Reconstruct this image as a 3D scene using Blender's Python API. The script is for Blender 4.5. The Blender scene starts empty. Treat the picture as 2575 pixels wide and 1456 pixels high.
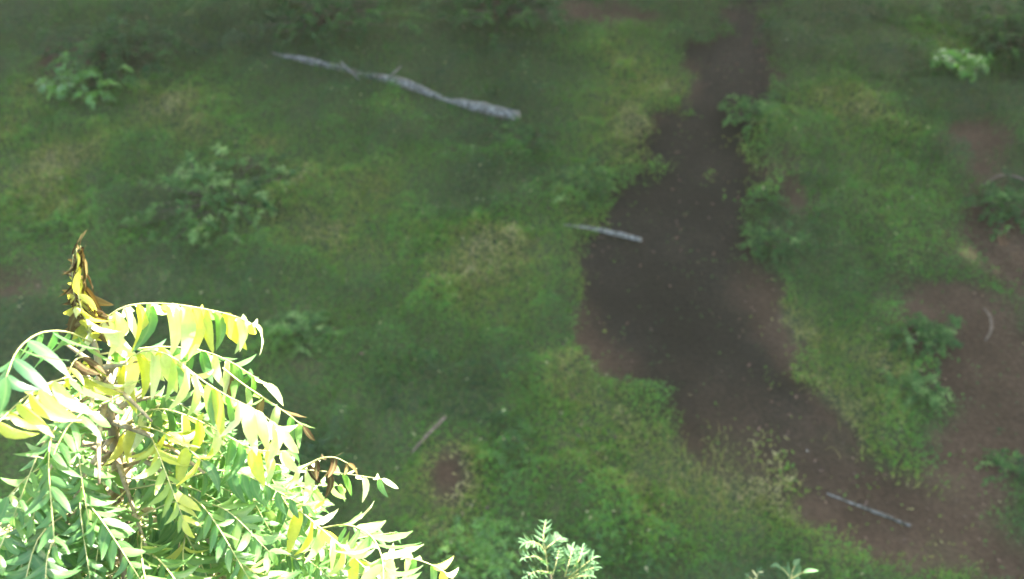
import bpy, math, random
import numpy as np
from mathutils import Vector, Matrix

random.seed(11)
rng = np.random.default_rng(7)
R = math.radians
scene = bpy.context.scene
col = scene.collection

# ------------------------------------------------------------------ camera, sky, sun, exposure
CAM_H, PITCH, HFOV = 8.0, 42.0, 52.0
cam_data = bpy.data.cameras.new('camera')
cam_data.sensor_width = 36.0
cam_data.lens = 18.0 / math.tan(R(HFOV / 2))
cam_data.clip_start, cam_data.clip_end = 0.05, 2000
cam_data.dof.use_dof = True
cam_data.dof.focus_distance = 3.0
cam_data.dof.aperture_fstop = 2.2
cam = bpy.data.objects.new('camera', cam_data)
cam.location = (0, 0, CAM_H)
cam.rotation_euler = (R(90 - PITCH), 0, 0)
col.objects.link(cam)
scene.camera = cam

SUN_EL = 48.0
SUN_AZ = math.atan2(0.42, 0.9)            # clockwise from +Y
sun_h = Vector((math.sin(SUN_AZ), math.cos(SUN_AZ), 0))
SUN_DIR = sun_h * math.cos(R(SUN_EL)) + Vector((0, 0, math.sin(R(SUN_EL))))

world = bpy.data.worlds.new('World')
scene.world = world
world.use_nodes = True
wn = world.node_tree
wn.nodes.clear()
sky = wn.nodes.new('ShaderNodeTexSky')
sky.sky_type = 'NISHITA'
sky.sun_disc = False
sky.sun_elevation = R(SUN_EL)
sky.sun_rotation = SUN_AZ
sky.dust_density = 4.0
sky.ozone_density = 0.4
bg = wn.nodes.new('ShaderNodeBackground')
bg.inputs['Strength'].default_value = 0.11
wo = wn.nodes.new('ShaderNodeOutputWorld')
wn.links.new(sky.outputs[0], bg.inputs[0])
wn.links.new(bg.outputs[0], wo.inputs[0])

sl = bpy.data.lights.new('sun', 'SUN')
sl.energy = 5.0
sl.angle = R(0.5)
sl.color = (1.0, 0.95, 0.86)
so = bpy.data.objects.new('sun', sl)
so.rotation_euler = SUN_DIR.to_track_quat('Z', 'Y').to_euler()
so.location = SUN_DIR * 60
col.objects.link(so)

vs = scene.view_settings
vs.view_transform = 'Standard'
vs.look = 'None'
vs.gamma = 1.0
vs.use_curve_mapping = False
vs.exposure = 3.7

# ------------------------------------------------------------------ helpers: where a photo point lies in the place
FPX = 1287.5 / math.tan(R(HFOV / 2))
FWD = Vector((0, math.cos(R(PITCH)), -math.sin(R(PITCH))))
UPV = Vector((0, math.sin(R(PITCH)), math.cos(R(PITCH))))
CAMP = Vector((0, 0, CAM_H))


def at(px, py, depth):
    return CAMP + FWD * depth + Vector((1, 0, 0)) * ((px - 1287.5) / FPX * depth) + UPV * ((728 - py) / FPX * depth)


def ground_at(px, py, z=0.0):
    d = FWD + Vector((1, 0, 0)) * ((px - 1287.5) / FPX) + UPV * ((728 - py) / FPX)
    return CAMP + d * ((z - CAM_H) / d.z)


def proj(p):
    q = Vector(p) - CAMP
    d = q.dot(FWD)
    return 1287.5 + q.x / d * FPX, 728 - q.dot(UPV) / d * FPX, d


def inside(x, y, poly):
    c = False
    j = len(poly) - 1
    for i in range(len(poly)):
        xi, yi = poly[i]
        xj, yj = poly[j]
        if (yi > y) != (yj > y) and x < (xj - xi) * (y - yi) / (yj - yi) + xi:
            c = not c
        j = i
    return c


_lat = {}


def vnoise(x, y, scale, seed=0):
    if seed not in _lat:
        _lat[seed] = np.random.default_rng(1000 + seed).random((256, 256))
    L = _lat[seed]
    x = np.asarray(x, float) / scale + 500.0
    y = np.asarray(y, float) / scale + 500.0
    xi = np.floor(x).astype(int)
    yi = np.floor(y).astype(int)
    fx = x - xi
    fy = y - yi
    fx = fx * fx * (3 - 2 * fx)
    fy = fy * fy * (3 - 2 * fy)
    a = L[xi % 256, yi % 256]
    b = L[(xi + 1) % 256, yi % 256]
    c = L[xi % 256, (yi + 1) % 256]
    d = L[(xi + 1) % 256, (yi + 1) % 256]
    return (a * (1 - fx) + b * fx) * (1 - fy) + (c * (1 - fx) + d * fx) * fy


def fnoise(x, y, scale, seed=0, octaves=4):
    s = 0
    w = 0
    a = 1.0
    for o in range(octaves):
        s = s + a * vnoise(x, y, scale / 2 ** o, seed + o * 17)
        w += a
        a *= 0.55
    return s / w


def sstep(a, b, v):
    t = np.clip((v - a) / (b - a), 0, 1)
    return t * t * (3 - 2 * t)


# ------------------------------------------------------------------ the lie of the land
def height(x, y):
    return 0.22 * (fnoise(x, y, 6.0, 3, 2) - 0.5) + 0.0 * np.asarray(x)


TRACK_PX = [(1905, -120), (1880, 60), (1830, 230), (1745, 420), (1685, 600), (1680, 760), (1745, 900),
            (1850, 1010), (1960, 1085), (2080, 1150), (2180, 1200)]
TRACK_HALF = [0.25, 0.35, 0.55, 0.8, 0.98, 0.95, 0.88, 0.78, 0.65, 0.5, 0.3]
TRACK = np.array([list(ground_at(*p))[:2] for p in TRACK_PX])
# smooth resample
_t = np.linspace(0, len(TRACK) - 1, 160)
TRX = np.interp(_t, range(len(TRACK)), TRACK[:, 0])
TRY = np.interp(_t, range(len(TRACK)), TRACK[:, 1])
TRW = np.interp(_t, range(len(TRACK)), TRACK_HALF)
_k = np.ones(9) / 9
TRX = np.convolve(np.pad(TRX, 4, 'edge'), _k, 'valid')
TRY = np.convolve(np.pad(TRY, 4, 'edge'), _k, 'valid')


def track_dist(x, y):
    """signed: negative inside the track"""
    x = np.asarray(x, float)
    y = np.asarray(y, float)
    best = np.full(x.shape, 1e9)
    for i in range(0, 160, 2):
        d = np.hypot(x - TRX[i], y - TRY[i]) - TRW[i]
        best = np.minimum(best, d)
    return best


def blob(x, y, px, py, rx, ry):
    """soft ellipse on the ground, centred where the photo shows (px, py)"""
    c = ground_at(px, py)
    a = ground_at(px + rx, py)
    b0 = ground_at(px, py - ry)
    wx = abs(a.x - c.x)
    wy = abs(b0.y - c.y)
    return np.exp(-(((x - c.x) / wx) ** 2 + ((y - c.y) / wy) ** 2))


SOIL = [(2120, 1200, 170, 80, 0.45), (2430, 1330, 200, 110, 0.42), (2560, 1440, 160, 90, 0.6), (2470, 930, 190, 190, 1.0), (2560, 620, 120, 200, 0.9), (2400, 1150, 220, 120, 0.5), (1990, 470, 110, 90, 0.85),
        (1960, 1040, 150, 110, 0.5), (2200, 1330, 260, 90, 0.5), (650, 385, 120, 60, 0.7), (1050, 590, 180, 70, 0.45),
        (2480, 380, 110, 70, 0.5), (180, 150, 140, 50, 0.6), (2420, 760, 120, 60, 0.8), (2020, 640, 70, 70, 0.4),
        (1120, 1220, 90, 90, 0.55), (40, 700, 120, 90, 0.5), (1480, 30, 160, 60, 0.5)]
LUSH = [(1700, 1250, 420, 220), (950, 800, 260, 260), (1400, 1150, 240, 180), (2150, 330, 180, 180), (2050, 850, 130, 130),
        (1450, 500, 120, 120), (2420, 170, 70, 90), (1180, 1400, 140, 80)]
DRY_VEIL = [(2000, 1180, 240, 120), (2250, 1280, 300, 130), (2100, 1050, 200, 120), (1500, 800, 90, 160), (500, 280, 200, 120), (760, 560, 160, 110), (1620, 200, 230, 170), (1930, 770, 110, 110), (1130, 1230, 130, 130), (1850, 1130, 200, 110), (150, 430, 170, 110),
       (680, 370, 90, 60), (2230, 920, 90, 130), (1250, 700, 160, 160), (1420, 930, 120, 110), (880, 470, 220, 120), (60, 260, 80, 130)]  # dry growth; several patches paint an olive lens veil into the plant colour


def cover(x, y):
    """0 bare soil .. 1 full ground cover"""
    s = 0.0
    for px, py, rx, ry, a in SOIL:
        s = s + a * blob(x, y, px, py, rx, ry)
    n = fnoise(x, y, 1.1, 40, 4)
    s = s + (n - 0.5) * 1.25
    c = 1.0 - sstep(0.28, 0.75, s)
    td = track_dist(x, y) + (fnoise(x, y, 1.0, 60, 4) - 0.5) * 1.7
    y0 = ground_at(1960, 1085).y
    low = 1 - sstep(y0 - 0.9, y0 + 1.0, y)
    return c * np.maximum(sstep(-0.12, 0.18, td), 0.45 * low * sstep(0.35, 0.6, fnoise(x, y, 0.7, 64, 3)))


def damp(x, y):
    x = np.asarray(x, float)
    y = np.asarray(y, float)
    td = track_dist(x, y) + (fnoise(x, y, 1.3, 61, 4) - 0.5) * 1.1
    y0 = ground_at(1960, 1085).y
    return (1 - sstep(-0.2, 0.5, td)) * (0.15 + 0.85 * sstep(y0 - 0.9, y0 + 1.3, y + (fnoise(x, y, 0.9, 62, 3) - 0.5) * 1.2))


def mat_nodes(name):
    m = bpy.data.materials.new(name)
    m.use_nodes = True
    nt = m.node_tree
    nt.nodes.clear()
    out = nt.nodes.new('ShaderNodeOutputMaterial')
    return m, nt, out


def ramp(nt, stops, fac, interp='LINEAR'):
    r = nt.nodes.new('ShaderNodeValToRGB')
    r.color_ramp.interpolation = interp
    e = r.color_ramp.elements
    while len(e) < len(stops):
        e.new(0.5)
    for i, (p, c) in enumerate(stops):
        e[i].position = p
        e[i].color = (*c, 1)
    nt.links.new(fac, r.inputs[0])
    return r.outputs[0]


def soil_material(name, dark, mid, light, rough, moss=False):
    m, nt, out = mat_nodes(name)
    tc = nt.nodes.new('ShaderNodeTexCoord')
    n1 = nt.nodes.new('ShaderNodeTexNoise')
    n1.inputs['Scale'].default_value = 0.9
    n1.inputs['Detail'].default_value = 8
    n1.inputs['Roughness'].default_value = 0.62
    nt.links.new(tc.outputs['Object'], n1.inputs['Vector'])
    n2 = nt.nodes.new('ShaderNodeTexNoise')
    n2.inputs['Scale'].default_value = 22
    n2.inputs['Detail'].default_value = 6
    nt.links.new(tc.outputs['Object'], n2.inputs['Vector'])
    mx = nt.nodes.new('ShaderNodeMath')
    mx.operation = 'MULTIPLY_ADD'
    mx.inputs[1].default_value = 0.45
    nt.links.new(n2.outputs[0], mx.inputs[0])
    m2 = nt.nodes.new('ShaderNodeMath')
    m2.operation = 'MULTIPLY'
    m2.inputs[1].default_value = 0.62
    nt.links.new(n1.outputs[0], m2.inputs[0])
    nt.links.new(m2.outputs[0], mx.inputs[2])
    c = ramp(nt, [(0.36, dark), (0.52, mid), (0.68, light)], mx.outputs[0])
    if moss:
        ca = nt.nodes.new('ShaderNodeAttribute')
        ca.attribute_name = 'cover'
        mc = ramp(nt, [(0.35, (0.018, 0.042, 0.016)), (0.65, (0.06, 0.085, 0.028))], n2.outputs[0])
        mm = nt.nodes.new('ShaderNodeMixRGB')
        mu = nt.nodes.new('ShaderNodeMath')
        mu.operation = 'MULTIPLY'
        mu.inputs[1].default_value = 0.8
        nt.links.new(ca.outputs['Fac'], mu.inputs[0])
        nt.links.new(mu.outputs[0], mm.inputs['Fac'])
        nt.links.new(c, mm.inputs['Color1'])
        nt.links.new(mc, mm.inputs['Color2'])
        c = mm.outputs[0]
        da = nt.nodes.new('ShaderNodeAttribute')
        da.attribute_name = 'damp'
        wc = ramp(nt, [(0.36, (0.006, 0.0055, 0.004)), (0.52, (0.010, 0.009, 0.0065)), (0.68, (0.02, 0.017, 0.012))], mx.outputs[0])
        md = nt.nodes.new('ShaderNodeMixRGB')
        nt.links.new(da.outputs['Fac'], md.inputs['Fac'])
        nt.links.new(c, md.inputs['Color1'])
        nt.links.new(wc, md.inputs['Color2'])
        c = md.outputs[0]
    b = nt.nodes.new('ShaderNodeBsdfPrincipled')
    nt.links.new(c, b.inputs['Base Color'])
    b.inputs['Roughness'].default_value = rough
    b.inputs['Specular IOR Level'].default_value = 0.08
    bp = nt.nodes.new('ShaderNodeBump')
    bp.inputs['Strength'].default_value = 0.6
    bp.inputs['Distance'].default_value = 0.05
    nt.links.new(n2.outputs[0], bp.inputs['Height'])
    nt.links.new(bp.outputs[0], b.inputs['Normal'])
    nt.links.new(b.outputs[0], out.inputs[0])
    return m


M_SOIL = soil_material('forest_soil', (0.022, 0.015, 0.009), (0.044, 0.029, 0.017), (0.075, 0.050, 0.030), 0.95, moss=True)
M_TRACK = M_SOIL


def wood_material(name, a, b_, rough=0.85):
    m, nt, out = mat_nodes(name)
    tc = nt.nodes.new('ShaderNodeTexCoord')
    mp = nt.nodes.new('ShaderNodeMapping')
    mp.inputs['Scale'].default_value = (6, 6, 2.0)
    nt.links.new(tc.outputs['Object'], mp.inputs[0])
    n = nt.nodes.new('ShaderNodeTexNoise')
    n.inputs['Scale'].default_value = 5
    n.inputs['Detail'].default_value = 7
    nt.links.new(mp.outputs[0], n.inputs['Vector'])
    c = ramp(nt, [(0.35, a), (0.65, b_)], n.outputs[0])
    b = nt.nodes.new('ShaderNodeBsdfPrincipled')
    b.inputs['Roughness'].default_value = rough
    b.inputs['Specular IOR Level'].default_value = 0.1
    nt.links.new(c, b.inputs['Base Color'])
    bp = nt.nodes.new('ShaderNodeBump')
    bp.inputs['Strength'].default_value = 0.5
    bp.inputs['Distance'].default_value = 0.02
    nt.links.new(n.outputs[0], bp.inputs['Height'])
    nt.links.new(bp.outputs[0], b.inputs['Normal'])
    nt.links.new(b.outputs[0], out.inputs[0])
    return m


M_BARK = wood_material('young_bark', (0.14, 0.11, 0.06), (0.30, 0.26, 0.15))
M_STALK = wood_material('leaf_stalk', (0.26, 0.27, 0.09), (0.36, 0.34, 0.15), 0.6)
M_BIGBARK = wood_material('old_bark', (0.05, 0.04, 0.03), (0.13, 0.10, 0.08))
M_PALEWOOD = wood_material('weathered_wood', (0.035, 0.034, 0.024), (0.19, 0.185, 0.155))
M_STICK = wood_material('dry_stick', (0.06, 0.045, 0.03), (0.16, 0.125, 0.09))


def leaf_material(name, stops, source, transl=0.48, rough=0.38, tcol=(1.3, 1.35, 0.7), spec=0.5):
    """source: 'random' = per object, 'tint' = per leaf attribute of a joined mesh"""
    m, nt, out = mat_nodes(name)
    if source == 'random':
        oi = nt.nodes.new('ShaderNodeObjectInfo')
        fac = oi.outputs['Random']
    else:
        at_ = nt.nodes.new('ShaderNodeAttribute')
        at_.attribute_name = 'tint'
        fac = at_.outputs['Fac']
    c = ramp(nt, stops, fac)
    rb = nt.nodes.new('ShaderNodeAttribute')
    rb.attribute_name = 'rib'
    tc = nt.nodes.new('ShaderNodeTexCoord')
    nz = nt.nodes.new('ShaderNodeTexNoise')
    nz.inputs['Scale'].default_value = 6 if source == 'random' else 30
    nz.inputs['Detail'].default_value = 4
    nt.links.new(tc.outputs['Object'], nz.inputs['Vector'])
    hs = nt.nodes.new('ShaderNodeHueSaturation')
    mr = nt.nodes.new('ShaderNodeMapRange')
    mr.inputs['To Min'].default_value = 0.7
    mr.inputs['To Max'].default_value = 1.35
    nt.links.new(nz.outputs[0], mr.inputs['Value'])
    nt.links.new(mr.outputs[0], hs.inputs['Value'])
    nt.links.new(c, hs.inputs['Color'])
    mixc = nt.nodes.new('ShaderNodeMixRGB')
    mixc.blend_type = 'MIX'
    rs = nt.nodes.new('ShaderNodeMath')
    rs.operation = 'POWER'
    rs.inputs[1].default_value = 6.0
    nt.links.new(rb.outputs['Fac'], rs.inputs[0])
    rm = nt.nodes.new('ShaderNodeMath')
    rm.operation = 'MULTIPLY'
    rm.inputs[1].default_value = 0.22
    nt.links.new(rs.outputs[0], rm.inputs[0])
    nt.links.new(rm.outputs[0], mixc.inputs['Fac'])
    nt.links.new(hs.outputs[0], mixc.inputs['Color1'])
    mixc.inputs['Color2'].default_value = (0.3, 0.36, 0.14, 1)
    b = nt.nodes.new('ShaderNodeBsdfPrincipled')
    b.inputs['Roughness'].default_value = rough
    b.inputs['Specular IOR Level'].default_value = spec
    nt.links.new(mixc.outputs[0], b.inputs['Base Color'])
    t = nt.nodes.new('ShaderNodeBsdfTranslucent')
    tm = nt.nodes.new('ShaderNodeMixRGB')
    tm.blend_type = 'MULTIPLY'
    tm.inputs['Fac'].default_value = 1
    tm.inputs['Color2'].default_value = (*tcol, 1)
    nt.links.new(mixc.outputs[0], tm.inputs['Color1'])
    nt.links.new(tm.outputs[0], t.inputs['Color'])
    ms = nt.nodes.new('ShaderNodeMixShader')
    ms.inputs[0].default_value = transl
    nt.links.new(b.outputs[0], ms.inputs[1])
    nt.links.new(t.outputs[0], ms.inputs[2])
    nt.links.new(ms.outputs[0], out.inputs[0])
    return m


G1, G2, G3 = (0.05, 0.13, 0.035), (0.085, 0.19, 0.055), (0.14, 0.25, 0.07)
Y1, Y2 = (0.30, 0.34, 0.05), (0.42, 0.42, 0.09)
LEAF = {
    'green': leaf_material('neem_green_leaf', [(0, G1), (0.5, G2), (1, G3)], 'random', transl=0.55, tcol=(1.5, 1.5, 0.9)),
    'deep': leaf_material('neem_deep_green_leaf', [(0, (0.03, 0.09, 0.035)), (1, (0.055, 0.15, 0.05))], 'random'),
    'pale': leaf_material('neem_sunlit_leaf', [(0, (0.24, 0.34, 0.12)), (0.5, (0.42, 0.46, 0.24)), (1, (0.52, 0.52, 0.34))], 'random', transl=0.65, tcol=(1.5, 1.5, 1.3)),  # whitened copy of the leaf, painting in the glare of full sun
    'yellow': leaf_material('neem_yellow_leaf', [(0, Y1), (1, Y2)], 'random', tcol=(1.6, 1.5, 0.6), transl=0.6),
    'brown': leaf_material('withered_leaf', [(0, (0.02, 0.014, 0.008)), (0.5, (0.055, 0.036, 0.014)), (1, (0.13, 0.095, 0.03))], 'random', tcol=(1.0, 0.8, 0.5), transl=0.25, rough=0.7, spec=0.08),
    'grey': leaf_material('grey_green_leaf', [(0, (0.03, 0.075, 0.034)), (1, (0.07, 0.14, 0.06))], 'random', transl=0.3, rough=0.65, spec=0.12),
}
LEAF_JOIN = leaf_material('neem_leaf_mass', [(0, (0.05, 0.13, 0.035)), (0.45, G2), (0.72, G3), (0.86, (0.24, 0.32, 0.08)), (1, Y2)], 'tint', transl=0.55, tcol=(1.5, 1.5, 0.9))
HERB_STOPS = [(0.0, (0.012, 0.040, 0.015)), (0.3, (0.028, 0.080, 0.016)), (0.55, (0.052, 0.155, 0.016)), (0.75, (0.095, 0.145, 0.018)),
              (0.9, (0.16, 0.145, 0.05)), (1.0, (0.30, 0.30, 0.16))]
M_HERB = leaf_material('ground_herb', HERB_STOPS, 'tint', transl=0.3, rough=0.6, spec=0.2)
M_GRASS = leaf_material('grass_blade', [(0, (0.03, 0.085, 0.014)), (0.5, (0.06, 0.135, 0.018)), (0.8, (0.13, 0.16, 0.03)), (1, (0.24, 0.20, 0.085))], 'tint',
                        transl=0.35, rough=0.6, spec=0.2)
M_SHRUB = leaf_material('shrub_leaf', [(0, (0.012, 0.042, 0.015)), (0.5, (0.034, 0.092, 0.022)), (0.8, (0.075, 0.155, 0.038)), (1, (0.15, 0.24, 0.08))], 'tint', transl=0.35, rough=0.7, spec=0.12)
M_LIME = leaf_material('lime_leaf', [(0, (0.04, 0.13, 0.02)), (0.6, (0.11, 0.28, 0.03)), (1, (0.22, 0.38, 0.06))], 'tint', transl=0.35)
M_LITTER = leaf_material('fallen_leaf', [(0, (0.05, 0.03, 0.02)), (0.5, (0.14, 0.08, 0.045)), (0.8, (0.26, 0.18, 0.10)), (1, (0.62, 0.60, 0.52))], 'tint', transl=0.1, rough=0.6)
M_CANOPY = leaf_material('shade_tree_leaf', [(0, (0.02, 0.06, 0.015)), (1, (0.06, 0.13, 0.03))], 'tint', transl=0.25)


# ------------------------------------------------------------------ mesh helpers
def link(name, data, parent=None, label=None, category=None, group=None, kind=None):
    o = bpy.data.objects.new(name, data)
    col.objects.link(o)
    if parent is not None:
        o.parent = parent
    if label:
        o['label'] = label
    if category:
        o['category'] = category
    if group:
        o['group'] = group
    if kind:
        o['kind'] = kind
    return o


def mesh_np(name, verts, faces, mat, smooth=True, **attrs):
    """faces: (n,k) array of equal-sized polygons"""
    verts = np.asarray(verts, np.float32)
    faces = np.asarray(faces, np.int32)
    me = bpy.data.meshes.new(name)
    n, k = faces.shape
    me.vertices.add(len(verts))
    me.vertices.foreach_set('co', verts.ravel())
    me.loops.add(n * k)
    me.loops.foreach_set('vertex_index', faces.ravel())
    me.polygons.add(n)
    me.polygons.foreach_set('loop_start', np.arange(0, n * k, k, dtype=np.int32))
    me.polygons.foreach_set('use_smooth', np.full(n, smooth, bool))
    me.update(calc_edges=True)
    for a, v in attrs.items():
        at_ = me.attributes.new(a, 'FLOAT', 'POINT')
        at_.data.foreach_set('value', np.asarray(v, np.float32).ravel())
    me.materials.append(mat)
    return me


def tube_arrays(pts, radii, sides=6, wob=0.0):
    pts = [Vector(p) for p in pts]
    V = []
    F = []
    up = Vector((0.31, 0.17, 0.93))
    for i, p in enumerate(pts):
        t = (pts[min(i + 1, len(pts) - 1)] - pts[max(i - 1, 0)]).normalized()
        s = t.cross(up)
        if s.length < 1e-3:
            s = t.cross(Vector((1, 0, 0)))
        s.normalize()
        u = s.cross(t)
        for k in range(sides):
            a = 2 * math.pi * k / sides
            r = radii[i] * (1 + wob * (random.random() - 0.5) * 2)
            V.append(p + (s * math.cos(a) + u * math.sin(a)) * r)
    for i in range(len(pts) - 1):
        for k in range(sides):
            a = i * sides + k
            b = i * sides + (k + 1) % sides
            F.append((a, b, b + sides, a + sides))
    # end caps as a fan of quads collapsed to centre
    for base, p in ((0, pts[0]), ((len(pts) - 1) * sides, pts[-1])):
        c = len(V)
        V.append(p)
        for k in range(0, sides, 2):
            q = (base + k, base + (k + 1) % sides, base + (k + 2) % sides, c)
            F.append(q if base else q[::-1])
    return np.array([list(v) for v in V]), np.array(F)


def merge(parts):
    V = []
    F = []
    o = 0
    for v, f in parts:
        V.append(v)
        F.append(f + o)
        o += len(v)
    return np.vstack(V), np.vstack(F)


def smooth_curve(pts, n):
    pts = [Vector(p) for p in pts]
    if len(pts) == 2:
        return [pts[0].lerp(pts[1], i / (n - 1)) for i in range(n)]
    P = [pts[0] * 2 - pts[1]] + pts + [pts[-1] * 2 - pts[-2]]
    out = []
    m = len(pts) - 1
    for i in range(n):
        u = i / (n - 1) * m
        k = min(int(u), m - 1)
        t = u - k
        a, b, c, d = P[k:k + 4]
        out.append(0.5 * ((2 * b) + (c - a) * t + (2 * a - 5 * b + 4 * c - d) * t * t + (3 * b - a - 3 * c + d) * t ** 3))
    return out


# leaflet blanks: length 1 along +Y, sickle-shaped, folded along the midrib
ST = [0, 0.07, 0.2, 0.38, 0.58, 0.77, 0.91, 1.0]


def leaflet_arrays(curl, sickle, fold, wide=1.0):
    V = []
    rib = []
    for y in ST:
        w = 0.15 * 2.15 * (y + 0.004) ** 0.52 * (1 - y + 0.004) ** 0.85 * wide
        cx = sickle * (y ** 2) * 0.5 - sickle * 0.18 * math.sin(math.pi * y)
        z = -curl * y * y * 0.5
        yy = y - curl * curl * y ** 3 * 0.12
        for k in (-1, 0, 1):
            asym = 1.0 + (0.12 if k > 0 else -0.12) * (1 if sickle > 0 else -1)
            wav = 0.012 * math.sin(y * 21 + k)
            V.append((cx + k * w * asym, yy, z + abs(k) * w * fold + abs(k) * wav))
            rib.append(1.0 if k == 0 else 0.0)
    F = []
    for i in range(len(ST) - 1):
        for k in range(2):
            a = i * 3 + k
            F.append((a, a + 1, a + 4, a + 3))
    return np.array(V), np.array(F), np.array(rib)


SHAPES = [leaflet_arrays(c, s, f, w) for c, s, f, w in
          [(0.35, 0.30, 0.35, 1.0), (0.7, -0.28, 0.3, 0.92), (1.0, 0.35, 0.45, 1.05), (0.5, -0.4, 0.2, 0.85), (0.15, 0.2, 0.5, 1.1), (1.25, -0.2, 0.4, 1.0)]]
LEAF_MESH = {}


def leaf_mesh(kind, k):
    key = (kind, k)
    if key not in LEAF_MESH:
        v, f, r = SHAPES[k]
        LEAF_MESH[key] = mesh_np('leaflet', v, f, LEAF[kind], True, rib=r)
    return LEAF_MESH[key]


def leaflet_frames(spine, pairs, L, droop, fwd=0.45, jitter=0.25, taper=True, start=0.18, side_ref=None, endleaf=True):
    """leaflet matrices along a spine; spine = list of Vectors"""
    out = []
    n = len(spine)
    for i in range(pairs):
        u = start + (0.97 - start) * i / max(1, pairs - 1)
        f = u * (n - 1)
        k = min(int(f), n - 2)
        p = spine[k].lerp(spine[k + 1], f - k)
        t = (spine[k + 1] - spine[k]).normalized()
        side = t.cross(side_ref or Vector((0, 0, 1)))
        if side.length < 0.15:
            side = t.cross(Vector((0.3, 1, 0.2)))
        side.normalize()
        size = L * (0.72 + 0.38 * math.sin(math.pi * min(1, 0.18 + 0.8 * u))) if taper else L
        for s in (-1, 1):
            if random.random() < 0.05:
                continue
            d = side * s * (1.0 - 0.55 * droop) + t * fwd + Vector((0, 0, -1)) * droop * 1.15
            d += Vector((random.gauss(0, 1), random.gauss(0, 1), random.gauss(0, 1))) * jitter * 0.5
            d.normalize()
            w = t - d * t.dot(d)
            if w.length < 0.2:
                w = side - d * side.dot(d)
            w.normalize()
            w = (Matrix.Rotation(random.gauss(0, 0.45) * (0.4 + jitter), 3, d) @ w) * s
            nrm = w.cross(d).normalized()
            sc = size * random.uniform(0.82, 1.15)
            out.append((p + t * random.uniform(-0.01, 0.01), w, d, nrm, sc))
    if endleaf:
        t = (spine[-1] - spine[-2]).normalized()
        d = (t + Vector((0, 0, -0.5 * droop))).normalized()
        w = t.cross(Vector((0, 0, 1)))
        w = w.normalized() if w.length > 0.1 else Vector((1, 0, 0))
        w = (w - d * w.dot(d)).normalized()
        out.append((spine[-1], w, d, w.cross(d), L * 0.8))
    return out


def frame_matrix(fr, wide=1.0):
    p, w, d, nrm, s = fr
    m = Matrix(((w.x * s * wide, d.x * s, nrm.x * s, p.x), (w.y * s * wide, d.y * s, nrm.y * s, p.y), (w.z * s * wide, d.z * s, nrm.z * s, p.z), (0, 0, 0, 1)))
    return m


def stalk_mesh(spine, r0, r1, name='stalk', mat=None, sides=5):
    n = len(spine)
    v, f = tube_arrays(spine, [r0 + (r1 - r0) * i / (n - 1) for i in range(n)], sides if sides % 2 == 0 else sides + 1)
    return mesh_np(name, v, f, mat or M_STALK)


def add_frond(parent, spine, frames, kinds, wide=1.0, r=0.004, name='frond', label=None):
    """a stalk with each leaflet an object of its own beneath it"""
    base = spine[0]
    fo = link(name, stalk_mesh(spine, r, r * 0.35), parent, label=label)
    keys = list(kinds.keys())
    wts = [kinds[k] for k in keys]
    for fr in frames:
        kd = random.choices(keys, wts)[0]
        lo = link('leaflet', leaf_mesh(kd, random.randrange(len(SHAPES))), fo)
        lo.matrix_local = frame_matrix(fr, wide)
    return fo


def joined_leaves(name, items, mat, parent, kind='stuff', wide=1.2, label=None):
    """items: list of (frame, tint)"""
    Vs, Fs, Ts, Rs = [], [], [], []
    o = 0
    for fr, tint in items:
        v, f, r = SHAPES[random.randrange(len(SHAPES))]
        p, w, d, nrm, s = fr
        A = np.array([list(w * wide), list(d), list(nrm)]) * s
        Vs.append(v @ A + np.array(list(p)))
        Fs.append(f + o)
        Ts.append(np.full(len(v), tint))
        Rs.append(r)
        o += len(v)
    me = mesh_np(name, np.vstack(Vs), np.vstack(Fs), mat, True, tint=np.concatenate(Ts), rib=np.concatenate(Rs))
    return link(name, me, parent, kind=kind, label=label)


# ------------------------------------------------------------------ ground and track
def axis(lo, hi, fine_lo, fine_hi, step):
    a = list(np.arange(fine_lo, fine_hi + 1e-6, step))
    d = step
    v = fine_hi
    while v < hi:
        d *= 1.35
        v += d
        a.append(v)
    d = step
    v = fine_lo
    pre = []
    while v > lo:
        d *= 1.35
        v -= d
        pre.append(v)
    return np.array(pre[::-1] + a)


gx = axis(-900, 900, -13, 13, 0.14)
gy = axis(-900, 900, 1, 24, 0.14)
GX, GY = np.meshgrid(gx, gy, indexing='ij')
GZ = height(GX, GY) * np.exp(-(np.hypot(GX, GY - 10) / 60) ** 2)
gv = np.stack([GX, GY, GZ], -1).reshape(-1, 3)
ny = len(gy)
ii, jj = np.meshgrid(np.arange(len(gx) - 1), np.arange(ny - 1), indexing='ij')
q = (ii * ny + jj).ravel()
gf = np.stack([q, q + ny, q + ny + 1, q + 1], -1)
link('ground', mesh_np('ground', gv, gf, M_SOIL, cover=cover(GX.ravel(), GY.ravel()), damp=damp(GX.ravel(), GY.ravel())), kind='structure')

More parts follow.
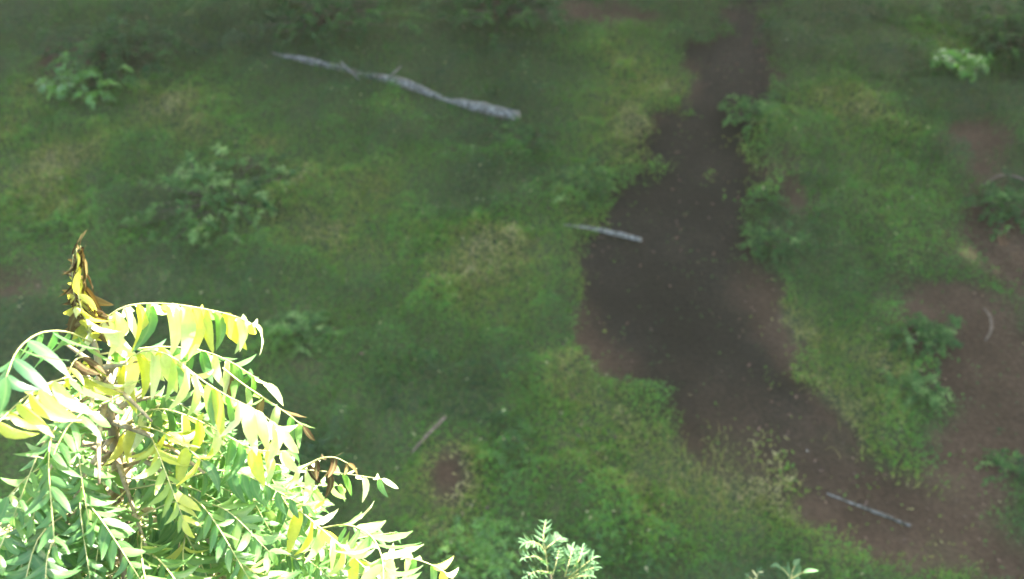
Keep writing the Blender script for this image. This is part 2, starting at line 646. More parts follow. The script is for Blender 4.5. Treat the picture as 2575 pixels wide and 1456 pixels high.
# the track: a ragged-edged strip of dark damp earth laid a little above the ground
tv, tf = [], []
NA = 21
for i in range(160):
    k0, k1 = max(i - 1, 0), min(i + 1, 159)
    tx, ty = TRX[k1] - TRX[k0], TRY[k1] - TRY[k0]
    l = math.hypot(tx, ty)
    nx_, ny_ = -ty / l, tx / l
    wl = TRW[i] * (1.0 + 0.45 * (float(fnoise(i * 0.07, 3.0, 0.5, 80, 3)) - 0.5))
    wr = TRW[i] * (1.0 + 0.45 * (float(fnoise(i * 0.07, 9.0, 0.5, 90, 3)) - 0.5))
    for k in range(NA):
        u = k / (NA - 1) * 2 - 1
        w = u * (wl if u < 0 else wr)
        x, y = TRX[i] + nx_ * w, TRY[i] + ny_ * w
        edge = (1 - abs(u) ** 6) * min(1.0, i / 10, (159 - i) / 10)
        rut = -0.02 * math.exp(-((abs(u) - 0.5) / 0.16) ** 2)
        tv.append((x, y, float(height(x, y)) - 0.012 + 0.03 * edge + (rut * 0.6 + 0.014 * float(vnoise(x, y, 0.25, 5))) * edge))
for i in range(159):
    for k in range(NA - 1):
        a = i * NA + k
        tf.append((a, a + 1, a + NA + 1, a + NA))
tva = np.array(tv)
link('dirt_track', mesh_np('dirt_track', tv, tf, M_TRACK, cover=cover(tva[:, 0], tva[:, 1]), damp=damp(tva[:, 0], tva[:, 1])), kind='structure')


# ------------------------------------------------------------------ ground cover (grass and low herbs nobody could count)
def scatter(n, x0=-13, x1=13, y0=3.4, y1=24.0):
    x = rng.uniform(x0, x1, n)
    y = rng.uniform(y0, y1, n)
    # keep to the wedge the place shows, with a margin of a few steps
    keep = np.abs(x) < (0.62 * y + 2.2)
    return x[keep], y[keep]


def region_tint(x, y):
    lush = np.zeros_like(x)
    dry = np.zeros_like(x)  # dry growth mixed with the painted olive veil
    for b_ in LUSH:
        lush = np.maximum(lush, blob(x, y, *b_))
    for b_ in DRY_VEIL:
        dry = np.maximum(dry, blob(x, y, *b_))
    n = fnoise(x, y, 1.6, 120, 4)
    far = sstep(11.5, 15.5, y)
    return np.minimum(0.84, 0.28 + 0.26 * lush + 0.50 * dry + (n - 0.5) * 0.95 - 0.16 * far), lush, dry


def herb_layer():
    x, y = scatter(1250000)
    c = cover(x, y)
    clump = fnoise(x, y, 0.42, 140, 3)
    keep = rng.random(len(x)) < c * (0.45 + 1.1 * sstep(0.3, 0.7, clump)) + 0.02
    x, y, clump = x[keep], y[keep], clump[keep]
    n = len(x)
    base, lush, dry = region_tint(x, y)
    hgt = (0.02 + 0.30 * sstep(0.42, 0.85, clump)) * rng.random(n) ** 0.7
    z = height(x, y) + hgt
    L = rng.uniform(0.026, 0.062, n) * (0.8 + 0.5 * sstep(0.5, 0.9, fnoise(x, y, 0.9, 150, 2)))
    W = L * rng.uniform(0.3, 0.55, n)
    az = rng.uniform(0, 2 * np.pi, n)
    pit = rng.normal(0.1, 0.5, n)
    rol = rng.normal(0, 0.5, n)
    d = np.stack([np.cos(az) * np.cos(pit), np.sin(az) * np.cos(pit), np.sin(pit)], -1)
    s = np.stack([-np.sin(az) * np.cos(rol), np.cos(az) * np.cos(rol), np.sin(rol)], -1)
    p = np.stack([x, y, z], -1)
    a = p - d * L[:, None] * 0.5
    b = p + s * W[:, None] * 0.5 + d * L[:, None] * 0.05
    cc = p + d * L[:, None] * 0.5 - np.array([0, 0, 1]) * (L * 0.15)[:, None]
    e = p - s * W[:, None] * 0.5 + d * L[:, None] * 0.05
    V = np.stack([a, b, cc, e], 1).reshape(-1, 3)
    F = np.arange(n * 4).reshape(n, 4)
    t = np.clip(base + rng.normal(0, 0.10, n) + (fnoise(x, y, 0.55, 210, 3) - 0.5) * 0.6, 0, 0.93)
    t = np.where(rng.random(n) < 0.004, 1.0, t)  # sparse herb leaves paled to paint in glints
    me = mesh_np('herbs', V, F, M_HERB, False, tint=np.repeat(t, 4))
    link('ground_herbs', me, label='low carpet of small leaved green weeds covering the shaded ground', category='weeds', kind='stuff')
    return n


def grass_layer():
    x, y = scatter(450000)
    c = cover(x, y)
    base, lush, dry = region_tint(x, y)
    clump = fnoise(x, y, 0.6, 170, 3)
    keep = rng.random(len(x)) < c * (0.15 + 0.55 * lush + 0.35 * dry + 0.5 * sstep(0.5, 0.75, clump))
    x, y, base, lush = x[keep], y[keep], base[keep], lush[keep]
    n = len(x)
    L = rng.uniform(0.06, 0.20, n)
    W = rng.uniform(0.004, 0.008, n)
    az = rng.uniform(0, 2 * np.pi, n)
    lean = rng.uniform(0.3, 1.1, n)
    z = height(x, y) - 0.01
    p0 = np.stack([x, y, z], -1)
    h = np.stack([np.cos(az), np.sin(az), np.zeros(n)], -1)
    s = np.stack([-np.sin(az), np.cos(az), np.zeros(n)], -1)
    up = np.array([0, 0, 1.0])
    p1 = p0 + (h * np.sin(lean * 0.5)[:, None] + up * np.cos(lean * 0.5)[:, None]) * (L * 0.55)[:, None]
    p2 = p1 + (h * np.sin(lean * 1.4)[:, None] + up * np.cos(lean * 1.4)[:, None]) * (L * 0.45)[:, None]
    w = s * W[:, None] * 0.5
    V = np.stack([p0 - w, p0 + w, p1 - w * 0.8, p1 + w * 0.8, p2 - w * 0.1, p2 + w * 0.1], 1).reshape(-1, 3)
    b = np.arange(n)[:, None] * 6
    F = np.concatenate([b + np.array([0, 1, 3, 2]), b + np.array([2, 3, 5, 4])], 0)
    t = np.clip(base * 0.9 + 0.05 + rng.normal(0, 0.12, n), 0, 1)
    me = mesh_np('grass', V, F, M_GRASS, False, tint=np.repeat(t, 6))
    link('grass', me, label='short green grass growing among the weeds in the clearing', category='grass', kind='stuff')
    return n


def litter_layer():
    x, y = scatter(36000)
    c = cover(x, y)
    keep = rng.random(len(x)) < (0.10 + 0.25 * (1 - c)) * sstep(0.38, 0.68, fnoise(x, y, 0.9, 230, 4)) * 1.3
    x, y = x[keep], y[keep]
    n = len(x)
    L = rng.uniform(0.02, 0.06, n)
    az = rng.uniform(0, 2 * np.pi, n)
    d = np.stack([np.cos(az), np.sin(az), rng.normal(0, 0.2, n)], -1)
    s = np.stack([-np.sin(az), np.cos(az), rng.normal(0, 0.3, n)], -1)
    p = np.stack([x, y, height(x, y) + 0.035 + 0.05 * rng.random(n) * cover(x, y)], -1)
    W = L * rng.uniform(0.25, 0.5, n)
    V = np.stack([p - d * L[:, None] / 2, p + s * W[:, None] / 2, p + d * L[:, None] / 2 + np.array([0, 0, 0.008]), p - s * W[:, None] / 2], 1).reshape(-1, 3)
    t = np.clip(rng.normal(0.25, 0.22, n), 0, 0.75)
    t = np.where(rng.random(n) < 0.012, 1.0, t)  # a few leaves near white, painted as tiny glints
    me = mesh_np('litter', V, np.arange(n * 4).reshape(n, 4), M_LITTER, False, tint=np.repeat(t, 4))
    link('leaf_litter', me, label='brown fallen leaves and pale painted glints scattered over soil and weeds', category='leaf litter', kind='stuff')


NH = herb_layer()
NG = grass_layer()
litter_layer()
print('herbs', NH, 'grass', NG)


# ------------------------------------------------------------------ fallen wood
def gpt(px, py, lift=0.0):
    p = ground_at(px, py)
    return Vector((p.x, p.y, float(height(p.x, p.y)) + lift))


def log_mesh(pts_px, radii, lift, mat, n=40, sides=10, wob=0.2, name='log'):
    pts = [gpt(x, y, l) for (x, y), l in zip(pts_px, lift)]
    sp = smooth_curve(pts, n)
    rr = np.interp(np.linspace(0, len(radii) - 1, n), range(len(radii)), radii)
    o = sp[0].copy()
    v, f = tube_arrays([p - o for p in sp], rr, sides, wob)
    return mesh_np(name, v, f, mat), o


me, o = log_mesh([(640, 122), (700, 138), (770, 156), (845, 172), (900, 184), (960, 202), (1030, 222), (1085, 240), (1125, 252), (1180, 270), (1240, 288), (1302, 308)],
                 [0.02, 0.04, 0.06, 0.05, 0.04, 0.06, 0.07, 0.05, 0.05, 0.08, 0.085, 0.08], [-0.06, -0.02, 0.02, 0.015, 0.0, 0.03, 0.05, 0.02, -0.03, 0.03, 0.06, 0.1], M_PALEWOOD, name='trunk')
root = link('fallen_trunk', None, label='long pale grey fallen trunk lying slantwise across the upper clearing', category='log')
root.location = o
link('trunk', me, root)
for (a, b, r) in (((860, 175), (905, 215), 0.02), ((985, 208), (1010, 182), 0.018)):
    m2, o2 = log_mesh([a, b], [r, r * 0.5], [0.12, 0.10], M_PALEWOOD, n=5, sides=6, name='branch_stub')
    s_ = link('branch_stub', m2, root)
    s_.location = o2 - o
for nm, pp, rad, lf, mat, lab in [
    ('weathered_pole', [(1410, 568), (1480, 578), (1550, 596), (1612, 613)], [0.02, 0.028, 0.034, 0.028], [-0.02, 0.01, 0.04, 0.05], M_PALEWOOD,
     'pale grey pole whose end juts over the dark track'),
    ('weathered_branch', [(2080, 1236), (2150, 1268), (2220, 1296), (2290, 1322)], [0.008, 0.012, 0.018, 0.014], [0.0, 0.03, 0.04, 0.03], M_PALEWOOD,
     'thin pale broken branch lying near the lower right corner'),
    ('dry_stick', [(1035, 1150), (1075, 1115), (1122, 1078)], [0.01, 0.014, 0.015], [0.05, 0.1, 0.16], M_STICK,
     'short dry stick poking from grass right of the sunlit tree'),
    ('bent_twig', [(2475, 775), (2490, 800), (2492, 830), (2478, 856)], [0.012, 0.016, 0.014, 0.01], [0.03, 0.05, 0.05, 0.03], M_STICK,
     'bent brown twig on the bare soil at right'),
    ('root_loop', [(2470, 470), (2510, 452), (2560, 458), (2600, 480)], [0.015, 0.02, 0.02, 0.015], [0.02, 0.06, 0.06, 0.02], M_STICK,
     'curved brown root on the ground near the right edge')]:
    m2, o2 = log_mesh(pp, rad, lf, mat, n=12, sides=8, name=nm)
    ob = link(nm, m2, label=lab, category='root' if 'root' in nm else ('pole' if 'pole' in nm else 'stick'))
    ob.location = o2


# ------------------------------------------------------------------ shrubs and weeds that stand out singly
def shrub(name, label, cat, px, py, radius, hgt, nfrond, pairs, L, mat, tints, droop=0.45, group=None, separate=True, fwd=0.5):
    b = gpt(px, py)
    if cat in ('weed', 'shrub'):
        radius *= 0.85
        hgt *= 0.6
    root = link(name, None, label=label, category=cat, group=group)
    root.location = b
    stems = []
    items = []
    for i in range(int(nfrond * 2.6)):
        a = i * 2.39996 + random.uniform(-0.5, 0.5)
        rr = radius * math.sqrt((i + 0.6) / (nfrond * 2.6)) * random.uniform(0.6, 1.1)
        lob = 0.55 + 0.75 * float(vnoise(px * 0.01 + math.cos(a) * 0.8, py * 0.01 + math.sin(a) * 0.8, 0.55, 33))
        rr *= lob * 1.25
        h0 = hgt * 0.45 * (0.2 + 0.8 * float(vnoise(px + math.cos(a) * rr, py + math.sin(a) * rr, 0.22, 35))) * random.uniform(0.6, 1.2)
        pos = Vector((math.cos(a) * rr * 0.85, math.sin(a) * rr * 0.85, h0 + 0.03))
        if i % 4 == 0:
            pos = Vector((random.gauss(0, 0.16) * radius, random.gauss(0, 0.16) * radius, h0 + hgt * 0.15))
        a2 = a + random.gauss(0, 1.0)
        dv = Vector((math.cos(a2), math.sin(a2), 0))
        fl = random.uniform(0.18, 0.32) * (0.5 + radius * 0.6)
        s1 = pos + dv * fl * 0.5 + Vector((0, 0, fl * 0.22))
        s2 = pos + dv * fl + Vector((0, 0, -fl * 0.1))
        sp = smooth_curve([pos, s1, s2], 6)
        frames = leaflet_frames(sp, pairs, L * random.uniform(0.75, 1.2), droop, fwd=fwd, jitter=0.6, start=0.08)
        t0 = random.gauss(*tints)
        items += [(f, min(1, max(0, random.gauss(t0, 0.1)))) for f in frames]
        stems.append(tube_arrays(smooth_curve([Vector((0, 0, 0)), pos * 0.5 + Vector((0, 0, h0 * 0.1)), pos, s2], 8), [0.004] * 3 + [0.003] * 3 + [0.002, 0.0015], 4))
    joined_leaves('foliage', items, mat, root, wide=1.6)
    v, f = merge(stems)
    link('stem', mesh_np('stem', v, f, M_BIGBARK), root)
    return root


shrub('feathery_bush', 'feathery bush with pale leaf tips on the ground above the sunlit tree', 'bush', 545, 505, 0.95, 0.5, 34, 9, 0.075, M_SHRUB, (0.62, 0.2))
shrub('fern', 'bright green ferny plant beside dark undergrowth at upper left', 'fern', 205, 225, 0.55, 0.6, 14, 10, 0.085, M_LIME, (0.15, 0.15))
shrub('dark_bush', 'dark bush behind the bright green ferny plant', 'bush', 285, 150, 1.0, 0.9, 40, 9, 0.09, M_SHRUB, (0.15, 0.12))
shrub('dark_bush', 'dark bluish bush above the left end of the fallen trunk', 'bush', 820, 62, 1.1, 0.8, 40, 9, 0.085, M_SHRUB, (0.22, 0.15))
shrub('dark_bush', 'dark bush at the top edge, halfway along', 'bush', 1260, 40, 1.0, 0.8, 36, 9, 0.085, M_SHRUB, (0.25, 0.15))
shrub('lime_weed', 'lime green leafy weed at upper right, brightest plant there', 'weed', 2420, 175, 0.42, 0.55, 20, 7, 0.075, M_LIME, (0.3, 0.2))
shrub('dark_bush', 'dark bush in the upper right corner', 'bush', 2545, 120, 0.9, 0.9, 36, 9, 0.085, M_SHRUB, (0.2, 0.15))
shrub('leafy_shrub', 'small green shrub on the right bank of the dark track', 'shrub', 1905, 300, 0.6, 0.5, 26, 8, 0.07, M_SHRUB, (0.5, 0.2))
shrub('leafy_shrub', 'dark ragged shrub at the right edge above the bare soil', 'shrub', 2530, 530, 0.55, 0.5, 22, 8, 0.07, M_SHRUB, (0.4, 0.2))
shrub('weed_tuft', 'dark green tuft on bare soil, upper of two at right', 'weed', 2335, 850, 0.42, 0.28, 22, 8, 0.055, M_SHRUB, (0.5, 0.2))
shrub('weed_tuft', 'green tuft with pale glints on bare soil, lower of two at right', 'weed', 2305, 985, 0.36, 0.25, 20, 8, 0.05, M_SHRUB, (0.62, 0.22))
shrub('weed_tuft', 'small green weed on brown soil near the right edge', 'weed', 2550, 1185, 0.25, 0.22, 12, 7, 0.05, M_SHRUB, (0.5, 0.2))
shrub('weed_clump', 'clump of narrow leaved weeds right of the sunlit tree top', 'weed', 755, 850, 0.34, 0.3, 16, 8, 0.06, M_SHRUB, (0.6, 0.2))
shrub('weed_clump', 'clump of green weeds on the left bank of the dark track', 'weed', 1460, 470, 0.5, 0.35, 20, 8, 0.06, M_SHRUB, (0.45, 0.2))
shrub('weed_clump', 'dark weed clump just below the thick end of fallen trunk', 'weed', 1310, 365, 0.5, 0.35, 18, 8, 0.06, M_SHRUB, (0.3, 0.18))
shrub('weed_clump', 'bushy weed on the right bank opposite the jutting pole', 'weed', 1935, 620, 0.42, 0.35, 18, 8, 0.06, M_SHRUB, (0.4, 0.2))
shrub('yellow_weed', 'yellowish green weed patch beneath lower right of the sunlit tree', 'weed', 1215, 1395, 0.42, 0.3, 22, 8, 0.045, M_LIME, (0.35, 0.2))


# ------------------------------------------------------------------ the sunlit neem tree
tree = link('neem_tree', None, label='sunlit young tree with drooping feather leaves, lower left', category='tree')
APEX = at(236, 858, 2.62)
TR_PX = [(236, 858, 2.62), (252, 930, 2.68), (272, 1020, 2.77), (288, 1110, 2.87), (300, 1210, 3.0), (312, 1320, 3.14), (322, 1440, 3.32)]
tp = [at(*p) for p in TR_PX]
foot = Vector((tp[-1].x + 0.10, tp[-1].y + 0.02, 0.0))
foot.z = float(height(foot.x, foot.y)) - 0.05
tree.location = foot
TB = foot.copy()
full = tp + [tp[-1].lerp(foot, 0.3), tp[-1].lerp(foot, 0.65), foot]
sp = smooth_curve([p - TB for p in full], 40)
rad = np.interp(np.linspace(0, 1, 40), [0, 0.3, 0.65, 0.9, 1], [0.007, 0.014, 0.022, 0.05, 0.075])
v, f = tube_arrays(sp, rad, 8, 0.06)
link('trunk', mesh_np('trunk', v, f, M_BARK), tree)


def L3(pts):
    return [at(*p) - TB for p in pts]


BR = dict
hand = [
    # spine in photo points with distance, pairs, leaflet length, droop, kinds
    (L3([(240, 862, 2.62), (262, 805, 2.60), (325, 768, 2.58), (420, 764, 2.56), (510, 776, 2.56), (590, 795, 2.57), (640, 818, 2.6)]), 15, 0.104, 1.25,
     dict(pale=5, yellow=3, green=1), 'frond'),
    (L3([(246, 892, 2.66), (300, 884, 2.68), (400, 872, 2.70), (500, 880, 2.72), (570, 905, 2.72), (620, 935, 2.72), (668, 965, 2.72)]), 14, 0.088, 1.0,
     dict(green=4, deep=1, pale=3), 'frond'),
    (L3([(282, 985, 2.74), (310, 915, 2.66), (365, 882, 2.60), (430, 895, 2.56), (500, 950, 2.52), (570, 995, 2.5), (650, 1035, 2.5), (705, 1080, 2.5)]), 17, 0.108, 1.25,
     dict(pale=6, yellow=3, green=1), 'frond'),
    (L3([(560, 925, 2.72), (610, 965, 2.72), (670, 1005, 2.72), (725, 1042, 2.72), (762, 1072, 2.72)]), 6, 0.07, 0.95, dict(green=3, pale=2, brown=3), 'frond'),
    (L3([(232, 856, 2.62), (216, 800, 2.59), (200, 740, 2.55), (194, 680, 2.51), (192, 625, 2.47)]), 17, 0.056, 0.66, dict(yellow=3, brown=9), 'frond'),
    (L3([(234, 858, 2.62), (224, 800, 2.60), (212, 735, 2.57), (208, 672, 2.53), (202, 618, 2.49)]), 17, 0.056, 0.7, dict(yellow=1, brown=12), 'frond'),
    (L3([(230, 856, 2.62), (206, 800, 2.60), (188, 745, 2.56), (182, 690, 2.52), (184, 640, 2.48)]), 17, 0.056, 0.66, dict(yellow=4, brown=9), 'frond'),
    (L3([(231, 854, 2.62), (220, 815, 2.56), (204, 775, 2.52), (196, 740, 2.5)]), 4, 0.075, 0.7, dict(yellow=4, pale=5), 'frond'),
    (L3([(250, 930, 2.62), (215, 900, 2.56), (190, 905, 2.52), (175, 930, 2.5)]), 6, 0.06, 0.8, dict(yellow=3, brown=5), 'frond'),
    (L3([(232, 862, 2.62), (170, 835, 2.5), (100, 838, 2.36), (45, 880, 2.25), (15, 950, 2.18)]), 8, 0.105, 0.8, dict(deep=4, green=3), 'frond'),
    (L3([(258, 960, 2.70), (200, 945, 2.55), (120, 965, 2.4), (50, 1010, 2.3), (-20, 1080, 2.22)]), 9, 0.10, 0.75, dict(green=3, yellow=3, pale=2), 'frond'),
    (L3([(290, 1110, 2.87), (330, 1075, 2.78), (390, 1080, 2.68), (450, 1110, 2.6), (510, 1160, 2.55)]), 8, 0.10, 0.85, dict(yellow=4, green=4, pale=1), 'frond'),
    (L3([(285, 1090, 2.85), (380, 1030, 2.75), (470, 1045, 2.68), (560, 1090, 2.62), (640, 1130, 2.6), (720, 1135, 2.62)]), 11, 0.095, 1.05, dict(pale=3, green=4, yellow=2), 'frond'),
    (L3([(300, 1210, 3.0), (230, 1190, 2.85), (150, 1160, 2.7), (80, 1190, 2.58), (20, 1250, 2.5)]), 9, 0.09, 0.8, dict(green=5, pale=2), 'frond'),
    (L3([(318, 1335, 3.1), (250, 1345, 2.9), (180, 1380, 2.72), (110, 1430, 2.6), (40, 1500, 2.5)]), 10, 0.10, 0.55, dict(green=5, deep=3), 'frond'),
    (L3([(560, 1180, 2.9), (660, 1165, 2.85), (760, 1180, 2.8), (860, 1190, 2.78), (960, 1205, 2.78)]), 9, 0.075, 0.95, dict(pale=4, green=3, brown=1), 'frond'),
    (L3([(760, 1180, 2.8), (800, 1155, 2.78), (840, 1150, 2.76), (875, 1165, 2.76)]), 5, 0.05, 0.8, dict(brown=8), 'frond'),
    (L3([(640, 1250, 2.85), (730, 1270, 2.75), (820, 1340, 2.66), (900, 1410, 2.6), (960, 1470, 2.56)]), 11, 0.095, 0.95, dict(yellow=3, pale=5, green=2), 'frond'),
    (L3([(800, 1330, 2.9), (870, 1320, 2.78), (930, 1345, 2.66), (960, 1400, 2.56), (965, 1470, 2.5)]), 8, 0.105, 0.5, dict(pale=5, green=3), 'frond'),
    (L3([(900, 1450, 2.8), (980, 1405, 2.78), (1050, 1408, 2.76), (1120, 1440, 2.74), (1170, 1490, 2.74)]), 8, 0.07, 0.9, dict(yellow=3, pale=3, green=2), 'frond'),
]
n_leaf = 0
for spine_pts, pairs, L, droop, kinds, nm in hand:
    spn = smooth_curve(spine_pts, 16)
    frames = leaflet_frames(spn, int(pairs * 1.05), L * 1.06, droop, fwd=0.16, jitter=0.26, start=0.14)
    n_leaf += len(frames)
    add_frond(tree, spn, frames, kinds, wide=1.18, r=0.0026)

# limbs of the crown, then the fronds along them
CROWN = [(-500, 1400), (0, 1350), (60, 1230), (110, 1060), (190, 950), (330, 960), (480, 1010), (640, 1090), (760, 1170), (900, 1215), (985, 1290), (1040, 1370), (1130, 1440), (1250, 1900), (-500, 1900)]
tr_world = smooth_curve(tp + [tp[-1].lerp(foot, 0.2), tp[-1].lerp(foot, 0.4)], 60)
rest_fronds = []
branches = []
for i in range(90):
    s = 0.12 + 0.82 * (i / 89) ** 0.9
    k = int(s * 59)
    p = tr_world[k]
    a = i * 2.39996 + random.uniform(-0.3, 0.3)
    drop = APEX.z - p.z
    Lb = min(0.95, 0.18 + 0.62 * drop) * random.uniform(0.75, 1.1)
    dv = Vector((math.cos(a), math.sin(a), 0))
    e1 = p + dv * Lb * 0.55 + Vector((0, 0, 0.16 * Lb))
    e2 = p + dv * Lb + Vector((0, 0, 0.10 * Lb))
    br = smooth_curve([p, e1, e2], 8)
    branches.append((br, 0.009 if drop < 0.6 else 0.013))
    for j in range(8 if drop > 0.35 else 4):
        u = 0.2 + 0.8 * j / 7
        q_ = br[min(7, int(u * 7))]
        a2 = a + (1 if j % 2 else -1) * random.uniform(0.3, 1.2) * (1 if j < 6 else 0.2)
        d2 = Vector((math.cos(a2), math.sin(a2), 0))
        lf = random.uniform(0.24, 0.40)
        m1 = q_ + d2 * lf * 0.5 + Vector((0, 0, 0.22 * lf))
        m2_ = q_ + d2 * lf + Vector((0, 0, -0.10 * lf))
        ok = True
        for pt in (m1, m2_, m2_ + Vector((0, 0, -0.06)), q_ + d2 * lf * 0.8):
            x_, y_, d_ = proj(pt)
            if not inside(x_, y_, CROWN) or d_ < 1.9:
                ok = False
            if y_ < 1130 and 250 < x_ < 740 and d_ < 2.72:
                ok = False
            tx_ = np.interp(y_, [860, 1020, 1210, 1320, 1440], [236, 272, 300, 312, 322])
            if abs(x_ - tx_) < 45 and y_ < 1330 and d_ < np.interp(y_, [860, 1440], [2.62, 3.32]):
                ok = False
        if ok:
            rest_fronds.append((proj(m1)[2], [q_, m1, m2_]))
rest_fronds.sort(key=lambda t: t[0])
parts = []
for br, r0 in branches:
    keep = all(inside(*proj(p)[:2], CROWN) or i < 3 for i, p in enumerate(br))
    if not keep:
        br = br[:4]
    me = stalk_mesh([p - TB for p in br], r0, r0 * 0.4, 'branch', M_BARK, 6)
    link('branch', me, tree)
rest_items = []
rest_tubes = []
for dd, pts in rest_fronds:
    spn = smooth_curve([p - TB for p in pts], 9)
    x_, y_, d_ = proj(pts[1])
    frames = leaflet_frames(spn, random.randint(10, 12), random.uniform(0.058, 0.078), random.uniform(0.5, 0.8), fwd=0.3, jitter=0.2, start=0.12)
    if n_leaf < 430 and -50 < x_ < 1150 and y_ < 1500 and d_ < 2.95 and n_leaf + len(frames) <= 300 + 0:
        n_leaf += len(frames)
        add_frond(tree, spn, frames, dict(green=6, pale=2, yellow=2), wide=1.15, r=0.0026)
    else:
        rest_tubes.append(tube_arrays(spn, [0.0026 - 0.0002 * i for i in range(9)], 4))
        t0 = min(1, max(0, random.gauss(0.42, 0.2)))
        rest_items += [(fr, min(1, max(0, random.gauss(t0, 0.1)))) for fr in frames]
joined_leaves('foliage', rest_items, LEAF_JOIN, tree)
v, f = merge(rest_tubes)
link('leaf_stalks', mesh_np('leaf_stalks', v, f, M_STALK), tree, kind='stuff')
print('leaflets', n_leaf, 'joined', len(rest_items))

# ------------------------------------------------------------------ young saplings along the bottom edge
def sapling(name, label, top, fronds, L, kinds, pairs, wide, droop, cat='sapling', stem_r=0.012):
    tpnt = at(*top)
    ft = Vector((tpnt.x + 0.05, tpnt.y + 0.03, float(height(tpnt.x, tpnt.y)) - 0.03))
    root = link(name, None, label=label, category=cat)
    root.location = ft
    stem = smooth_curve([tpnt - ft, (tpnt - ft) * 0.7 + Vector((0.02, 0, 0)), (tpnt - ft) * 0.35, Vector((0, 0, 0))], 12)
    v, f = tube_arrays(stem, np.linspace(0.004, stem_r, 12), 6)
    link('stem', mesh_np('stem', v, f, M_BARK), root)
    for pts in fronds:
        spn = smooth_curve([at(*p) - ft for p in pts], 8)
        frames = leaflet_frames(spn, pairs, L, droop, fwd=0.75, jitter=0.3, start=0.12)
        add_frond(root, spn, frames, kinds, wide, r=0.003)
    return root


D = 4.3
sapling('feathery_sapling', 'pale green feathery sapling top rising at the bottom edge, centre', (1385, 1440, D + 0.1),
        [[(1378, 1440, D), (1372, 1390, D), (1366, 1350, D), (1372, 1312, D + .1)],
         [(1375, 1400, D), (1360, 1372, D - .05), (1338, 1362, D - .1), (1322, 1366, D - .12)],
         [(1372, 1380, D), (1395, 1362, D), (1410, 1350, D + .05)],
         [(1376, 1420, D), (1350, 1400, D - .1), (1322, 1402, D - .15)],
         [(1380, 1440, D), (1352, 1436, D - .1), (1328, 1446, D - .15)],
         [(1390, 1446, D), (1400, 1410, D), (1405, 1384, D + .05)],
         [(1420, 1450, D), (1432, 1410, D), (1440, 1376, D + .05)],
         [(1425, 1450, D), (1455, 1410, D), (1465, 1378, D + .05)],
         [(1430, 1452, D), (1470, 1420, D - .05), (1492, 1404, D - .05)],
         [(1432, 1456, D), (1468, 1436, D - .08), (1494, 1428, D - .1)],
         [(1425, 1460, D), (1455, 1450, D - .1), (1482, 1448, D - .14)]],
        0.045, dict(grey=8), 10, 0.95, 0.2)
sapling('broadleaf_seedling', 'small pale green seedling tip with spread leaves, bottom edge right of centre', (1990, 1462, 5.2),
        [[(1990, 1458, 5.2), (1976, 1438, 5.18), (1962, 1426, 5.15)], [(1990, 1456, 5.2), (2006, 1446, 5.18), (2022, 1438, 5.15)],
         [(1990, 1458, 5.2), (1992, 1440, 5.22), (1998, 1424, 5.25)]],
        0.085, dict(grey=5), 1, 1.5, 0.1)
sapling('thin_seedling', 'thin pale seedling left of the spread leaf seedling at bottom edge', (1900, 1466, 5.4),
        [[(1900, 1466, 5.4), (1903, 1450, 5.4), (1908, 1438, 5.4)], [(1900, 1466, 5.4), (1890, 1456, 5.4), (1884, 1450, 5.4)]],
        0.04, dict(grey=3, pale=1), 3, 0.8, 0.3)


# ------------------------------------------------------------------ unseen tall trees, added so their crowns shade the ground
def crown_arrays(n, rx, rz, seed):
    g = np.random.default_rng(seed)
    nc = 70
    th = g.uniform(0, 2 * np.pi, nc)
    rr = rx * 0.86 * np.sqrt(g.random(nc))
    cz = g.uniform(-1, 1, nc) * rz * np.sqrt(np.clip(1 - (rr / rx) ** 2, 0.05, 1))
    cen = np.stack([rr * np.cos(th), rr * np.sin(th), cz], -1)
    k = g.integers(0, nc, n)
    p = cen[k] + g.normal(0, 1, (n, 3)) * np.array([0.75, 0.75, 0.42])
    L = g.uniform(0.22, 0.42, n)
    W = L * g.uniform(0.45, 0.7, n)
    az = g.uniform(0, 2 * np.pi, n)
    pi_ = g.normal(-0.25, 0.4, n)
    ro = g.normal(0, 0.45, n)
    d = np.stack([np.cos(az) * np.cos(pi_), np.sin(az) * np.cos(pi_), np.sin(pi_)], -1)
    s = np.stack([-np.sin(az) * np.cos(ro), np.cos(az) * np.cos(ro), np.sin(ro)], -1)
    V = np.stack([p - d * L[:, None] / 2, p + s * W[:, None] / 2, p + d * L[:, None] / 2, p - s * W[:, None] / 2], 1).reshape(-1, 3)
    return V, np.arange(n * 4).reshape(n, 4), np.repeat(g.random(n), 4), cen


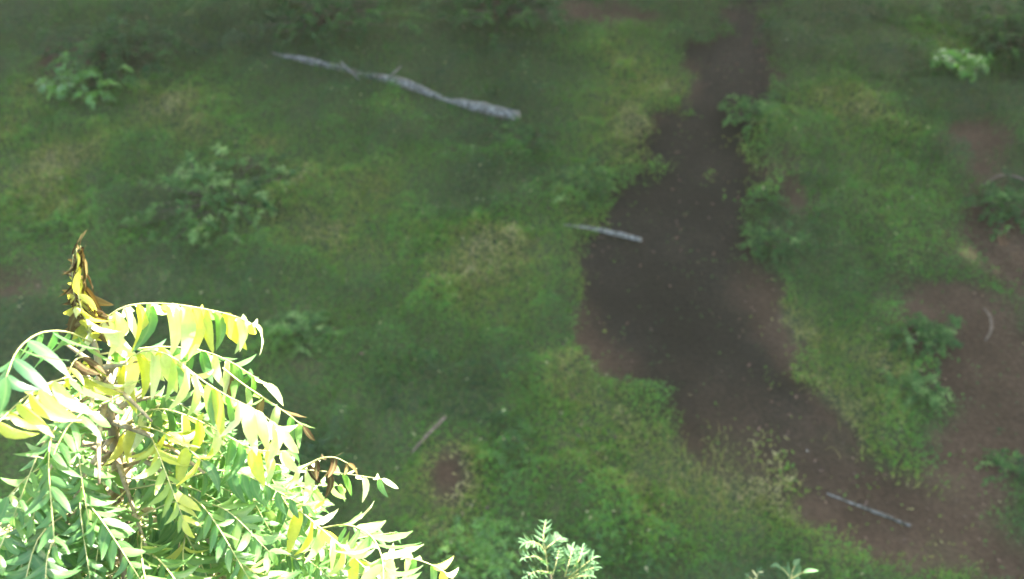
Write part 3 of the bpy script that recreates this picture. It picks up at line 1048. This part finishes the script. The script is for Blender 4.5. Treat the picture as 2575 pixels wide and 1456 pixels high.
cv, cf, ct, cen = crown_arrays(38000, 6.6, 2.7, 5)
CROWN_ME = mesh_np('crown', cv + np.array([0, 0, 11.6]), cf, M_CANOPY, False, tint=ct)
tubes = [tube_arrays(smooth_curve([(0, 0, -0.3), (0.15, 0.1, 3), (-0.1, 0.2, 6.5), (0.1, 0, 9.5), (0.2, 0, 12.0)], 16), np.interp(np.linspace(0, 1, 16), [0, 0.08, 0.6, 1], [0.62, 0.42, 0.28, 0.08]), 10, 0.05)]
for c in cen[:26]:
    st = Vector((0, 0.1, 6.6 + random.random() * 2.5))
    en = Vector((c[0], c[1], c[2] + 11.6))
    md = st.lerp(en, 0.5) + Vector((0, 0, -0.5))
    tubes.append(tube_arrays(smooth_curve([st, md, en], 9), np.linspace(0.16, 0.03, 9), 6, 0.05))
v, f = merge(tubes)
TRUNK_ME = mesh_np('trunk', v, f, M_BIGBARK)
for x, y, rz, sc, where in [(3.0, 18.6, 0.3, 1.1, 'beyond the top edge, near the fallen trunk'), (11.3, 12.6, 4.0, 1.1, 'off the right side, nearest the bare soil'),
                            (12.5, 21.5, 3.3, 1.15, 'beyond the upper right corner'), (20.0, 15.0, 2.6, 1.1, 'farthest off the right side'), (-6.5, 20.5, 2.1, 1.1, 'beyond the top edge, left of the fallen trunk'), (-1.5, 28.0, 1.2, 1.1, 'farthest beyond the top edge, toward the left'),
                            (-16.0, 26.0, 0.9, 1.1, 'beyond the upper left corner'), (6.8, 28.5, 5.5, 1.1, 'farthest beyond the top edge, toward the right')]:
    t_ = link('added_shade_tree', None, label='added unseen shade tree standing ' + where, category='tree', group='added trees out of view')
    t_.location = (x, y, 0)
    t_.rotation_euler = (0, 0, rz)
    t_.scale = (sc, sc, sc)
    link('trunk', TRUNK_ME, t_)
    link('crown', CROWN_ME, t_)



# ------------------------------------------------------------------ thin warm haze volume, added to imitate a milky lens veil
hm = bpy.data.materials.new('haze')
hm.use_nodes = True
hm.node_tree.nodes.clear()
ho = hm.node_tree.nodes.new('ShaderNodeOutputMaterial')
hv = hm.node_tree.nodes.new('ShaderNodeVolumePrincipled')
hv.inputs['Color'].default_value = (0.97, 0.90, 0.55, 1)
hv.inputs['Density'].default_value = 0.0006
hv.inputs['Anisotropy'].default_value = 0.0
hm.node_tree.links.new(hv.outputs[0], ho.inputs['Volume'])
X0, X1, Y0, Y1, Z0, Z1 = -950, 950, -950, 950, -1.5, 19.0
hvv = [(x, y, z) for x in (X0, X1) for y in (Y0, Y1) for z in (Z0, Z1)]
hf = [(0, 1, 3, 2), (4, 6, 7, 5), (0, 4, 5, 1), (2, 3, 7, 6), (0, 2, 6, 4), (1, 5, 7, 3)]
link('haze', mesh_np('haze', hvv, hf, hm, False), label='thin warm haze added over the clearing as a milky veil', category='haze', kind='stuff')
